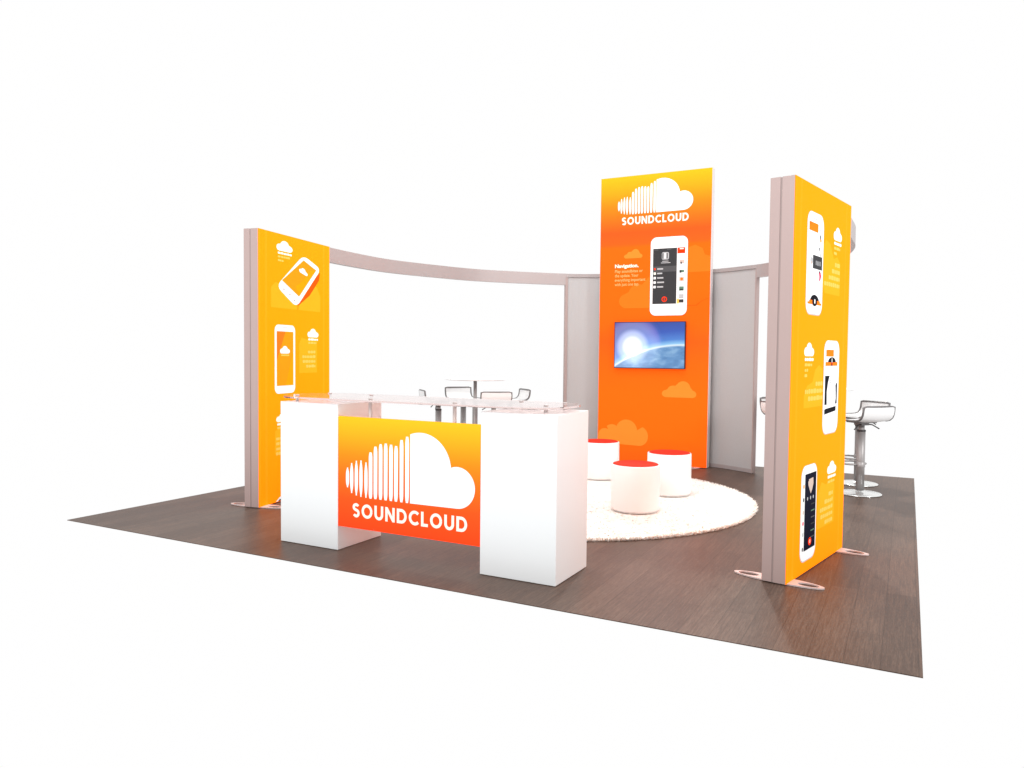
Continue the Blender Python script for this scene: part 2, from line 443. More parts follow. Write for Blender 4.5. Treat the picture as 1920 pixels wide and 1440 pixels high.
# ------------------------------------------------------------------ world and lamps
w = bpy.data.worlds.new('World'); S.world = w; w.use_nodes = True
w.node_tree.nodes['Background'].inputs[0].default_value = (1, .998, .998, 1)
w.node_tree.nodes['Background'].inputs[1].default_value = 1.0
def area(name, loc, target, size, watts, col=(1, 1, 1)):
    l = bpy.data.lights.new(name, 'AREA'); l.energy = watts; l.size = size; l.color = col; l.shape = 'DISK'
    o = bpy.data.objects.new(name, l); COL.objects.link(o); o.location = loc
    o.rotation_euler = (Vector(target) - Vector(loc)).to_track_quat('-Z', 'Y').to_euler()
area('studio_lamp', (2.6, -7.5, 5.6), (3.0, 2.0, .9), 2.2, 300)
area('rear_lamp', (2.96, 8.7, 7.2), (3.9, 1.5, 0), .35, 340, (1, .95, .9))
area('overhead_fill', (3.3, 2.2, 7.0), (3.2, 2.6, 0), 2.5, 150)  # added fill light, brightens the rug and ottomans from above
area('side_fill', (11.5, 1.0, 4.6), (4.0, 3.0, 1.0), 1.8, 260)  # added fill light, lifts the right-hand sides of the pedestals

# ------------------------------------------------------------------ floor
W = 6.096
o = MB().box(0, W, 0, W, -.005, 0, 'floor').build('floor'); o['kind'] = 'structure'

# ------------------------------------------------------------------ reception counter
X0, X1, X2, X3, YF, YB, HC = 1.9857, 2.5212, 3.6668, 4.1863, .3586, .8434, 1.0218
ctr = empty('reception_counter', ((X0+X3)/2, (YF+YB)/2, 0), 0,
            'white reception counter with two pedestals, orange printed front panel and raised glass top', 'counter')
ox, oy = -(X0+X3)/2, -(YF+YB)/2
for a, b in ((X0, X1), (X2, X3)):
    MB().box(a+ox, b+ox, YF+oy, YB+oy, .003, HC, 'white_lam', .0025).build('pedestal', ctr)
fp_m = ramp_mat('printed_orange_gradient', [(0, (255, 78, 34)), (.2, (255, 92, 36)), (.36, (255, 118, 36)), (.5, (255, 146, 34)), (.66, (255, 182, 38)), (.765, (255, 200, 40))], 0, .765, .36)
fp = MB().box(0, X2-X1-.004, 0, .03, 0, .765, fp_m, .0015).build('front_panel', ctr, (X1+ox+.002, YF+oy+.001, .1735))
bx = X0 - (X1+.002)                  # panel-local shift of measured coordinates
emblem('logo', fp, lambda x, z: (x+bx, z-.1735), 'pwhite')
word('lettering', 'SOUNDCLOUD', .667+bx, 1.588+bx, .252-.1735, .349-.1735, 'pwarm', fp)
# glass top with rounded corners, slightly tapered
GL = [(x+ox, y+oy) for x, y in rrect(1.91, 4.185, .305, .925, .27, 14)]
g = MB(); g.slab(GL, 1.050, 1.062, 'glass'); g.build('glass_top', ctr)
for x, y, z0 in ((2.05, .46, HC), (2.755, .42, .70), (3.435, .42, .70), (4.03, .53, HC), (2.06, .80, HC), (2.46, .80, HC), (3.72, .80, HC), (4.04, .80, HC)):
    m_ = MB().lathe([(.0125, z0), (.0125, 1.0495)], 'fitting', x+ox, y+oy, 16)
    m_.lathe([(.015, 1.0625), (.015, 1.067), (.012, 1.069), (0, 1.069)], 'fitting', x+ox, y+oy, 16)
    m_.build('standoff', ctr)
# slim rail behind the printed panel that carries the middle standoffs
MB().box(X1+ox+.001, X2+ox-.001, YF+oy+.0325, YF+oy+.085, .66, .70, 'alu', .002).build('support_rail', ctr)

# ------------------------------------------------------------------ side light boxes
def foot_plate(mb, cx, cy, L, wd, z, m, inner):
    """long pointed steel plate lying on the floor along local y, with an oval hole in each lobe"""
    n = 40
    for sgn in (1, -1):
        # lobe ring between outer outline and hole
        A = []; B = []
        hc = L*.33; hl = L*.115; hw = wd*.27
        for k in range(n):
            t = 2*PI*k/n
            A.append((math.cos(t), math.sin(t)))
        outer = []; hole = []
        for c, s_ in A:
            yy = s_*L*.25 + L*.25; ww = wd/2*math.sqrt(max(0, 1-(max(0, (yy/(L/2)))**2.3)))
            outer.append((c, s_))
        # outline of half plate: from centre line to tip
        out = []
        for k in range(n+1):
            t = k/n*PI; yy = L/2*math.sin(t)
            xx = wd/2*math.cos(t)*(1 if abs(math.cos(t)) < .0 else 1)
            out.append((xx, yy))
        hol = [(hw*math.cos(PI*k/n*2 - PI/2 + PI/2), hc + hl*math.sin(PI*k/n*2)) for k in range(n)]
        # bridge polygon top/bottom: outline then slit into the hole
        st = n//2
        hol_r = [(hw*math.cos(PI/2 - 2*PI*k/n), hc + hl*math.sin(PI/2 - 2*PI*k/n)) for k in range(n+1)]
        P1 = out[:st+1] + hol_r + out[st:]
        i = mb.mi(m)
        for zz, rev in ((z, False), (.0015, True)):
            Q = [(cx+x, cy+sgn*y, zz) for x, y in P1]
            if sgn < 0: Q = Q[::-1]
            if rev: Q = Q[::-1]
            mb.poly(Q, m)
        for ring in (out, hol_r[::-1]):
            for k in range(len(ring)-1):
                (xa, ya), (xb, yb) = ring[k], ring[k+1]
                q = [(cx+xa, cy+sgn*ya, .0015), (cx+xb, cy+sgn*yb, .0015), (cx+xb, cy+sgn*yb, z), (cx+xa, cy+sgn*ya, z)]
                mb.poly(q if sgn > 0 else q[::-1], m)
PW, PT, PH = 1.1623, .1523, 2.4537
def light_box(ax, ay, th, label, group):
    t = empty('light_box_panel', (ax, ay, 0), th, label, 'display panel', group)
    # extruded frame: two profiles each side with a groove between, closed top and bottom
    fr = MB()
    zb = .006
    for x0, x1 in ((0, .05), (PW-.05, PW)):
        fr.box(x0, x1, .003, .078, zb, PH, 'alu', .002)
        fr.box(x0+.004 if x0 == 0 else x0, x1 if x0 == 0 else x1-.004, .078, .088, zb, PH-.003, 'alu_dark')
        fr.box(x0, x1, .088, PT-.003, zb, PH, 'alu', .002)
    for z0, z1 in ((zb, .05), (PH-.05, PH-.001)):
        fr.box(.05, PW-.05, .003, PT-.003, z0, z1, 'alu')
    fr.build('frame', t)
    g = MB().box(.0, PW, -.001, .003, .008, PH-.001, 'yellow')
    gp = g.build('printed_face', t)
    gb = MB().box(.006, PW-.006, PT-.0035, PT-.002, .008, PH-.001, 'yellow').build('printed_face', t)
    s = MB()
    for u in (.018, .100, .116, 1.046, 1.06, 1.144):
        s.print_poly(rect(u-.0022, u+.0022, .01, PH-.003), 0, 'yellow_hi')  # pale lines paint the highlight along the frame profile
    s.build('seam_highlight', gp)
    f = MB(); foot_plate(f, .08, PT/2, .555, .13, .010, 'plate', 0); f.build('foot_plate', t)
    f = MB(); foot_plate(f, PW-.08, PT/2, .555, .13, .010, 'plate', 0); f.build('foot_plate', t)
    return t, gp

LB, lg = light_box(.9809, 1.1033, 1.7524, 'tall yellow light box panel left of the white counter, top picture a tilted phone', 'yellow light box panels')
RB, rg = light_box(5.3854, 1.0672, 1.3726, 'tall yellow light box panel at the right front of the booth, with three upright phones', 'yellow light box panels')
def caption(parent, name, cx, zb, w, h, lines, align, body, seed):
    mb = MB(); small_logo(mb, cx, zb, w, h)
    rows(mb, cx-w*.42, cx+w*.46, zb-.012, 1, .03, .018, 'pwarm', 'l', seed, [1])
    rows(mb, cx-w*.42, cx+w*.46, zb-.045, lines, .034, .018, 'cream', 'l', seed+1, [.85, .4, .3][:lines])
    mb.build(name, parent)
    if body:
        x0, x1, zt, n, lens = body; m2 = MB()
        rows(m2, x0, x1, zt, n, .046, .026, 'cream', align, seed+3, lens); m2.build('small_print', parent)

def soft_cloud(parent, poly_list, m='yellow_lt'):
    for P in poly_list: MB().print_poly(P, 0, m).build('background_cloud', parent)

# left box artwork
soft_cloud(lg, [[(.178, 1.78), (.99, 1.78), (.99, 1.93), (.93, 2.02), (.86, 2.04), (.80, 1.98), (.62, 1.86), (.45, 1.92), (.36, 1.99), (.25, 2.01), (.178, 1.96)],
                [(.62, 1.18), (.93, 1.18), (.93, 1.50), (.86, 1.53), (.76, 1.50), (.66, 1.52), (.62, 1.46)],
                [(.235, .45), (.60, .45), (.60, .60), (.5, .68), (.36, .70), (.235, .66)]])
caption(lg, 'cloud_emblem', .388, 2.30, .25, .095, 2, 'l', None, 3)
ph = MB()
ph.print_poly([(.60, 1.815), (.80, 1.93), (.965, 2.09), (.985, 2.17), (.70, 1.99), (.60, 1.90)], .5, 'yellow_sh')
ph.print_poly([(.585, 1.78), (.61, 1.78), (.62, 1.83), (.585, 1.83)], .5, 'yellow_dk')
ph.print_poly(round_quad([(.26, 1.975), (.575, 1.80), (1.0, 2.205), (.69, 2.305)], .085), 1, 'pwhite')
ph.print_poly([(.345, 2.035), (.618, 1.905), (.915, 2.185), (.695, 2.258)], 2, 'yellow_dk')
ph.print_poly([(.56, 1.995), (.62, 1.915), (.90, 2.18), (.80, 2.17), (.68, 2.06)], 2.5, 'yellow')
P = [((x-.5)*.15, (z-.5)*.055) for x, z in (arc(.80, .30, .20, .30, -90, 75, 8) + arc(.50, .55, .27, .45, 15, 165, 10) + arc(.16, .32, .16, .32, 100, 270, 8))]
ph.print_poly([(.69 + x*.95, 2.152 + z - x*.22) for x, z in P], 3, 'pwhite')
for u, z in ((.375, 1.955), (.47, 1.915), (.545, 1.865)): ph.print_poly(ell(u, z, .014, .010, 12), 2, 'p_grey')
ph.build('phone_picture', lg)
ph = MB()
ph.print_poly(rrect(.232, .553, .998, 1.628, .055), 1, 'pwhite')
ph.print_poly(rect(.262, .523, 1.070, 1.568), 2, 'yellow_dk')
ph.print_poly([(.262, 1.30), (.40, 1.568), (.262, 1.568)], 2.4, 'o_mid'); ph.print_poly([(.40, 1.070), (.523, 1.070), (.523, 1.40)], 2.4, 'yellow')
small_logo(ph, .388, 1.365, .155, .07, 3, 'pwhite'); ph.print_poly(rect(.33, .455, 1.343, 1.356), 3, 'cream')
ph.print_poly(rrect(.36, .43, 1.60, 1.606, .003, 2), 2, 'p_grey')
ph.build('phone_picture', lg)
caption(lg, 'cloud_emblem', .858, 1.525, .195, .085, 1, 'r', (.66, .90, 1.395, 4, [.55, .95, .92, .68]), 13)
caption(lg, 'cloud_emblem', .352, .738, .20, .08, 1, 'l', (.25, .50, .60, 4, [.6, .9, 1, .7]), 23)
ph = MB(); ph.print_poly(rrect(.66, .96, .15, .76, .055), 1, 'pwhite'); ph.print_poly(rect(.69, .93, .22, .70), 2, 'yellow_dk'); small_logo(ph, .81, .45, .14, .06, 3, 'pwhite')
ph.build('phone_picture', lg)
ph = MB(); ph.print_poly([(.245, .012), (.50, .012), (.50, .075), (.36, .06), (.30, .045)], 1, 'pwhite'); ph.print_poly([(.275, .0125), (.40, .0125), (.40, .03), (.30, .026)], 2, 'p_black')
ph.build('phone_picture', lg)

# right box artwork
soft_cloud(rg, [[(.56, 1.85), (.60, 1.80), (.93, 1.80), (.93, 2.02), (.86, 2.06), (.78, 2.04), (.70, 2.13), (.60, 2.15), (.56, 2.10)],
                [(.24, 1.06), (.60, 1.06), (.60, 1.30), (.53, 1.33), (.45, 1.30), (.40, 1.22), (.30, 1.20), (.24, 1.14)],
                [(.57, .24), (.93, .24), (.93, .50), (.86, .55), (.74, .52), (.64, .55), (.57, .48)]])
ph = MB()
ph.print_poly(rrect(.226, .552, 1.645, 2.288, .075), .5, 'p_grey')
ph.print_poly(rrect(.230, .548, 1.652, 2.286, .075), 1, 'pwhite')
ph.print_poly(rect(.262, .436, 2.168, 2.222), 2, 'p_orange'); ph.print_poly(rect(.262, .31, 2.205, 2.222), 2.4, 'o_mid')
ph.print_poly(rrect(.34, .44, 2.245, 2.25, .002, 1), 2, 'p_grey')
for u, z, a, b, m_ in ((.478, 2.145, .012, .016, 'p_dark2'), (.492, 2.125, .014, .012, 'yellow_dk'), (.472, 2.07, .009, .012, 'p_dark'), (.498, 2.035, .012, .018, 'p_grey'), (.485, 2.19, .01, .008, 'p_grey')):
    ph.print_poly(ell(u, z, a, b, 12), 2, m_)
ph.print_poly(rect(.345, .528, 1.938, 2.022), 2, 'p_dark')
for u in (.40, .43, .455, .48): ph.print_poly(rect(u, u+.011, 1.962, 1.99), 3, 'p_grey')
ph.print_poly(ell(.32, 1.985, .026, .02, 14), 2, 'p_grey'); ph.print_poly(ell(.315, 1.97, .012, .01, 12), 3, 'p_skin')
ph.print_poly([(.465, 1.925), (.50, 1.925), (.515, 1.90), (.50, 1.875), (.475, 1.865), (.48, 1.895)], 2, 'p_pink'); ph.print_poly(rect(.465, .485, 1.917, 1.93), 3, 'p_dark')
ph.print_poly(ell(.395, 1.722, .092, .052, 20, 0, PI), 2, 'p_black')
ph.print_poly(rect(.26, .53, 1.712, 1.726), 2.5, 'p_orange'); ph.print_poly(rect(.29, .50, 1.722, 1.738), 2.8, 'p_orange')
ph.print_poly(ell(.395, 1.728, .05, .026, 16), 3.1, 'p_black'); ph.print_poly(rrect(.386, .408, 1.718, 1.747, .008, 3), 3.6, 'pwhite')
ph.build('phone_picture', rg)
caption(rg, 'cloud_emblem', .856, 2.168, .185, .09, 2, 'r', (.58, .92, 2.015, 4, [.33, .52, .72, 1.0]), 33)
ph = MB()
ph.print_poly(rrect(.622, .962, .862, 1.492, .075), .5, 'p_grey')
ph.print_poly(rrect(.626, .957, .868, 1.492, .075), 1, 'pwhite')
ph.print_poly(rect(.668, .832, 1.385, 1.430), 2, 'p_orange'); ph.print_poly(rrect(.74, .85, 1.458, 1.462, .002, 1), 2, 'p_grey')
ph.print_poly(rect(.655, .92, 1.322, 1.348), 2, 'p_orange'); ph.print_poly(ell(.795, 1.345, .085, .035, 18, 0, PI), 2.4, 'p_black'); ph.print_poly(rect(.775, .81, 1.322, 1.345), 2.6, 'p_navy')
ph.print_poly(rect(.786, .800, 1.345, 1.372), 3, 'pwhite'); ph.print_poly(rect(.786, .800, 1.33, 1.345), 3, 'p_red')
ph.print_poly(rect(.655, .925, 1.062, 1.256), 2, 'p_black')
ph.print_poly([(.70, 1.062), (.885, 1.062), (.898, 1.10), (.885, 1.19), (.925, 1.215), (.925, 1.256), (.75, 1.256), (.72, 1.215), (.695, 1.15)], 3, 'pwhite')
for u, z in ((.77, 1.225), (.80, 1.225), (.77, 1.21), (.80, 1.207), (.845, 1.145), (.80, 1.11)): ph.print_poly(ell(u, z, .008, .007, 10), 4, 'p_grey')
ph.print_poly([(.655, .998), (.905, 1.013), (.905, 1.045), (.68, 1.035), (.655, 1.03)], 2, 'p_black')
ph.build('phone_picture', rg)
caption(rg, 'cloud_emblem', .320, 1.385, .19, .085, 3, 'l', None, 43)
m2 = MB(); rows(m2, .255, .608, 1.222, 3, .046, .028, 'cream', 'r', 47, [.42, 1.0, .82]); m2.build('small_print', rg)
ph = MB()
ph.print_poly(rrect(.232, .542, .078, .695, .075), .5, 'p_grey')
ph.print_poly(rrect(.236, .538, .084, .693, .075), 1, 'pwhite')
ph.print_poly(rect(.305, .523, .148, .638), 2, 'p_navy')
ph.print_poly([(.36, .60), (.46, .605), (.465, .565), (.44, .525), (.415, .505), (.39, .535), (.365, .565)], 3, 'p_skin')
ph.print_poly([(.35, .60), (.37, .607), (.375, .592), (.355, .585)], 3.4, 'p_navy')
for u in (.355, .415, .468): ph.print_poly(ell(u, .478, .010, .012, 10), 3, 'p_grey')
for k in range(6): ph.print_poly(rect(.43, .50, .43-k*.043, .438-k*.043), 3, ('p_dark', 'p_green', 'p_dark2')[k % 3])
ph.print_poly(ell(.418, .195, .03, .026, 16), 3, 'p_red'); ph.print_poly(ell(.418, .195, .014, .013, 12), 3.5, 'p_skin')
for z, m_ in ((.565, 'yellow_dk'), (.48, 'p_dark2'), (.40, 'p_skin'), (.33, 'p_pink'), (.26, 'p_grey'), (.165, 'p_dark2')): ph.print_poly(ell(.282, z, .012, .014, 10), 2, m_)
ph.build('phone_picture', rg)
caption(rg, 'cloud_emblem', .858, .585, .205, .085, 1, 'r', (.62, .895, .462, 5, [.35, .66, 1.0, .95, .62]), 53)

# ------------------------------------------------------------------ centre tower
TX, TY, TW, TD, TH = 2.4128, 5.56, 1.4345, .12, 3.6647
TR = empty('display_tower', (TX, TY, 0), .004, 'tallest panel at the back centre, orange with a striped cloud emblem, phone picture and screen', 'display tower')
fr = MB()
for x0, x1 in ((0, .05), (TW-.05, TW)): fr.box(x0, x1, .003, TD, .006, TH, 'tower_side', .002)
for z0, z1 in ((.006, .05), (TH-.05, TH-.001)): fr.box(.05, TW-.05, .003, TD, z0, z1, 'tower_side')
fr.box(.05, TW-.05, TD-.008, TD-.002, .05, TH-.05, 'fabric_grey')
fr.build('frame', TR)
O = (255, 114, 20)
tw_m = ramp_mat('printed_tower_gradient', [(0, (255, 106, 26)), (.35, (255, 116, 20)), (.9, O), (1.30, (255, 108, 24)), (1.55, (255, 100, 28)), (1.8, (255, 108, 22)), (2.2, (255, 110, 20)), (2.76, (255, 110, 22)), (2.80, (255, 100, 34)), (2.95, (255, 94, 36)), (3.12, (255, 118, 34)), (3.3, (255, 141, 32)), (3.45, (255, 166, 33)), (3.6647, (255, 190, 34))], 0, TH, .36)
tg = MB().box(0.004, TW-.004, -.001, .003, .008, TH-.002, tw_m).build('printed_face', TR)
fx = lambda x, z: (.235 + (x-.607)*(1.203-.235)/(1.641-.607), 3.178 + (z-.393)*(3.597-3.178)/.47)
emblem('logo', tg, fx, 'pwhite')
word('lettering', 'SOUNDCLOUD', .292, 1.152, 3.047, 3.145, 'pwarm', tg)
def bc(P, m): MB().print_poly(P, 0, m).build('background_cloud', tg)
bc(cloud_pts(.66, 1.985, .78, .42), 'o_mid')
bc([(1.05, 2.415), (1.428, 2.415), (1.428, 2.60), (1.36, 2.62), (1.33, 2.70), (1.24, 2.745), (1.10, 2.70), (1.05, 2.6)], 'o_mid')
bc(cloud_pts(.45, 2.62, .245, .115), 'o_lt')
bc(cloud_pts(1.072, .862, .435, .205), 'o_lt')
bc(arc(.57, .35, .115, .125, -90, 70, 10) + arc(.395, .41, .145, .145, 5, 150, 12) + arc(.20, .37, .11, .115, 55, 130, 8) + arc(.10, .33, .09, .10, 60, 180, 6) + [(.008, .24)], 'o_lt')
bc([(1.15, 2.0), (1.27, 2.0), (1.33, 2.05), (1.42, 2.09), (1.42, 2.094), (1.33, 2.058), (1.26, 2.008), (1.15, 2.008)], 'o_dk')
ph = MB()
ph.print_poly(rrect(.676, 1.152, 1.875, 2.866, .075), .5, 'o_dk')
ph.print_poly(rrect(.680, 1.150, 1.885, 2.864, .075), 1, 'pwhite')
ph.print_poly(rect(.712, 1.016, 2.03, 2.722), 2, 'p_dark'); ph.print_poly(rect(.712, 1.016, 2.43, 2.50), 2.4, 'p_dark2')
ph.print_poly(rect(1.022, 1.118, 2.65, 2.722), 2, 'p_red'); ph.print_poly(rect(1.05, 1.10, 2.70, 2.712), 3, 'pwarm')
ph.print_poly(rrect(.865, .93, 2.778, 2.785, .003, 2), 2, 'p_grey'); ph.print_poly(ell(.897, 2.815, .007, .007, 12), 2, 'p_grey')
ph.print_poly(rrect(.825, .915, 2.582, 2.674, .018), 3, 'p_grey')
for x in (.838, .866, .893): ph.print_poly(rrect(x-.006, x+.006, 2.592, 2.664, .005, 3), 3.5, 'p_dark' if x != .866 else 'pwhite')
ph.print_poly(rect(.83, .91, 2.557, 2.566), 3, 'p_grey'); ph.print_poly(rect(.815, .935, 2.537, 2.546), 3, 'p_grey')
for x0, x1 in ((.725, .78), (.89, .94)): ph.print_poly(rect(x0, x1, 2.70, 2.712), 3, 'p_dark2')
for k, (z, L_, m_) in enumerate(((2.468, .075, 'p_red'), (2.412, .065, 'pwarm'), (2.356, .08, 'pwhite'), (2.300, .09, 'pwhite'), (2.244, .08, 'pwhite'))):
    ph.print_poly(rect(.722, .752, z-.015, z+.015) if k else ell(.737, z, .012, .014, 12), 3, m_); ph.print_poly(rect(.768, .768+L_, z-.009, z+.009), 3, 'p_grey')
ph.print_poly(ell(.865, 2.088, .034, .034, 20), 3, 'p_red'); ph.print_poly(ell(.865, 2.088, .024, .024, 20), 3.4, 'p_dark'); ph.print_poly(rect(.860, .870, 2.068, 2.108), 4, 'p_red')
for z, m_, a in ((2.548, 'p_skin', .022), (2.43, 'p_green', .016), (2.333, 'p_skin', .026), (2.215, 'p_green', .026), (2.12, 'p_grey', .026), (2.062, 'p_dark', .02)):
    ph.print_poly(rect(1.05, 1.108, z-a, z+a), 2, m_)
ph.print_poly(rect(1.062, 1.08, 2.52, 2.545), 3, 'p_dark2'); ph.print_poly(ell(1.08, 2.333, .018, .018, 12), 3, 'o_mid'); ph.print_poly(rect(1.052, 1.075, 2.41, 2.44), 3, 'p_dark')
ph.print_poly(rect(1.056, 1.1, 2.195, 2.212), 3, 'p_dark'); ph.print_poly(rect(1.024, 1.05, 2.032, 2.09), 2, 'cream')
ph.build('phone_picture', tg)
def text_block(name, lines, parent, m):
    obs = []
    for (s, x, z, size, width, off) in lines:
        cu = bpy.data.curves.new('t', 'FONT'); cu.body = s; cu.size = size; cu.offset = off; cu.resolution_u = 3
        ob = bpy.data.objects.new('t', cu); COL.objects.link(ob); obs.append((ob, x, z, width))
    bpy.context.view_layer.update()
    dg = bpy.context.evaluated_depsgraph_get(); mb = MB()
    for ob, x, z, width in obs:
        me = bpy.data.meshes.new_from_object(ob.evaluated_get(dg))
        xs = [v.co.x for v in me.vertices]; k = width/(max(xs)-min(xs)); x_ = min(xs)
        for p in me.polygons: mb.print_poly([(x + (me.vertices[i].co.x-x_)*k, z + me.vertices[i].co.y) for i in p.vertices], 1, m)
        bpy.data.objects.remove(ob); bpy.data.meshes.remove(me)
    return mb.build(name, parent)
text_block('heading_text', [('Navigation.', .208, 2.506, .062, .315, .0022)], tg, 'pwarm')
text_block('body_text', [('Play soundbites or', .208, 2.442, .052, .372, .0008), ('the update. Your', .208, 2.386, .052, .315, .0008),
                         ('everything important', .208, 2.330, .052, .408, .0008), ('with just one tap.', .208, 2.274, .052, .325, .0008)], tg, 'txt_o')
f = MB(); foot_plate(f, TW-.18, .06, .42, .20, .008, 'plate', 0); f.build('foot_plate', TR)
f = MB(); foot_plate(f, .18, .06, .42, .20, .008, 'plate', 0); f.build('foot_plate', TR)

# television
sw, sh = .918, .578
tv = empty('television', (TX+.229, TY-.045, 1.217), .004, 'flat television showing a sunrise over a planet, hung on the orange tower', 'television')
MB().box(0, .924, 0, .04, 0, .592, 'tv_black', .004).build('casing', tv)
fz = MB()
for a in ((0.001, .923, .001, .010), (.001, .923, .582, .591), (.001, .009, .010, .582), (.915, .923, .010, .582)): fz.box(a[0], a[1], -.004, -.0005, a[2], a[3], 'tv_black')
fz.build('bezel', tv)
scr = MB().poly([(0, 0, 0), (.906, 0, 0), (.906, 0, .572), (0, 0, .572)], screen_mat(.906, .572)).build('screen', tv, (.009, -.002, .010))

# ------------------------------------------------------------------ curved header and grey walls
BZ0, BZ1 = 2.308, 2.457
CP = [(.74, 1.7), (.70, 2.20), (.650, 2.78), (.662, 3.35), (.84, 3.985), (1.155, 4.69), (1.86, 5.47), (2.34, 5.735), (3.1, 5.85), (3.84, 5.76), (4.33, 5.53), (4.60, 5.33), (5.11, 4.69), (5.41, 3.985), (5.545, 3.35), (5.555, 2.78), (5.53, 2.20), (5.50, 1.7)]
def catmull(t):
    """t counts control points from the left end"""
    t = min(max(t, 0), len(CP)-3.0001); i = int(t); u = t-i
    a, b, c, d = (Vector(q) for q in CP[i:i+4])
    p = .5*((2*b) + (c-a)*u + (2*a-5*b+4*c-d)*u*u + (3*b-a-3*c+d)*u**3)
    g = .5*((c-a) + 2*(2*a-5*b+4*c-d)*u + 3*(3*b-a-3*c+d)*u*u)
    return p, g.normalized()
def curved(mb, t0, t1, r0, r1, z0, z1, m, n=60):
    """beam along the header line; r>0 is the outer side"""
    i = mb.mi(m); k = len(mb.v)
    for j in range(n+1):
        p, g = catmull(t0 + (t1-t0)*j/n); nn = Vector((-g.y, g.x))
        for dr, z in ((r0, z0), (r1, z0), (r1, z1), (r0, z1)):
            q = p + nn*dr; mb.v.append((q.x, q.y, z))
    for j in range(n):
        for q in range(4):
            b = (q+1) % 4; mb.f.append((k+j*4+q, k+(j+1)*4+q, k+(j+1)*4+b, k+j*4+b)); mb.m.append(i); mb.sm.append(False)
    mb.f.append((k, k+1, k+2, k+3)); mb.m.append(i); mb.sm.append(False)
    e = k+n*4; mb.f.append((e, e+1, e+2, e+3)[::-1]); mb.m.append(i); mb.sm.append(False)
TL0, TL1, TR1, TR0 = 5.13, 6.6, 7.6, 9.30          # header-line positions of the two walls
hd = empty('curved_header', (3.12, 3.24, 0), 0, 'long curved grey header beam joining the two yellow panels behind the tower', 'header beam')
def hpart(name, *a):
    q = MB(); curved(q, *a); ob = q.build(name); ob.parent = hd
    for v in ob.data.vertices: v.co -= Vector(hd.location)
hpart('beam', 0, TL0, -.03, .03, BZ0, BZ1, 'alu_band', 120)
hpart('beam', TR0, 15, -.03, .03, BZ0, BZ1, 'alu_band', 120)
hpart('top_rail', TL0, TR0, -.03, .03, BZ1-.045, BZ1-.001, 'alu_band', 60)
def grey_wall(t_out, t_in, label):
    s = 1 if t_in > t_out else -1
    c0, _ = catmull((t_out+t_in)/2)
    t = empty('grey_wall', (c0.x, c0.y, 0), 0, label, 'wall panel', 'grey mesh walls beside the tower')
    def mk(name, a0, a1, r0, r1, z0, z1, m, n):
        q = MB(); curved(q, min(a0, a1), max(a0, a1), r0, r1, z0, z1, m, n); ob = q.build(name)
        for v in ob.data.vertices: v.co -= Vector(t.location)
        ob.parent = t
    e = .055*s; zt = BZ1-.047
    mk('fabric', t_out+e, t_in, -.014, .014, .05, zt, 'fabric_grey', 16)
    mk('post', t_out, t_out+e, -.030, .028, .004, zt, 'alu_dark', 2)
    mk('bottom_rail', t_out+e, t_in, -.022, .022, .004, .05, 'alu_band', 16)
grey_wall(TL0, TL1, 'grey mesh wall panel left of the orange tower, behind the counter')
grey_wall(TR0, TR1, 'grey mesh wall panel right of the orange tower, reaching the floor')

# ------------------------------------------------------------------ rug
RC, RR = (3.045, 3.03), 1.80
def rug():
    mb = MB(); i = mb.mi('rug')
    mb.lathe([(RR-.01, .002), (RR-.006, .010), (RR-.03, .016), (0.001, .018)], 'rug', 0, 0, 96, False)
    v = mb.v; f = mb.f; rnd = random.Random(4)
    def tuft(x, y, L, lean, wd, z0=.008):
        a = rnd.uniform(0, 2*PI); c, s_ = math.cos(a)*wd, math.sin(a)*wd; k = len(v)
        lx, ly = lean
        v.extend([(x-c, y-s_, z0), (x+c, y+s_, z0), (x+c*.6+lx*.5, y+s_*.6+ly*.5, z0+L*.75), (x-c*.6+lx*.5, y-s_*.6+ly*.5, z0+L*.75), (x+lx, y+ly, z0+L)])
        f.append((k, k+1, k+2, k+3)); f.append((k+3, k+2, k+4)); mb.m.extend((i, i)); mb.sm.extend((False, False))
    for _ in range(16000):
        r = RR*math.sqrt(rnd.random()); a = rnd.uniform(0, 2*PI)
        tuft(r*math.cos(a), r*math.sin(a), rnd.uniform(.011, .016), (rnd.gauss(0, .022), rnd.gauss(0, .022)), rnd.uniform(.008, .015))
    for _ in range(12000):
        a = rnd.uniform(0, 2*PI); r = RR - rnd.uniform(-.004, .03); o_ = rnd.uniform(.0, .022); g_ = rnd.gauss(0, .008)
        tuft(r*math.cos(a), r*math.sin(a), rnd.uniform(.006, .030), (o_*1.3*math.cos(a)-g_*math.sin(a), o_*math.sin(a)+g_*math.cos(a)), rnd.uniform(.003, .006), .001)
    return mb.build('round_rug', None, (*RC, 0))
tag(rug(), 'round cream shaggy rug under the three white ottomans', 'rug')

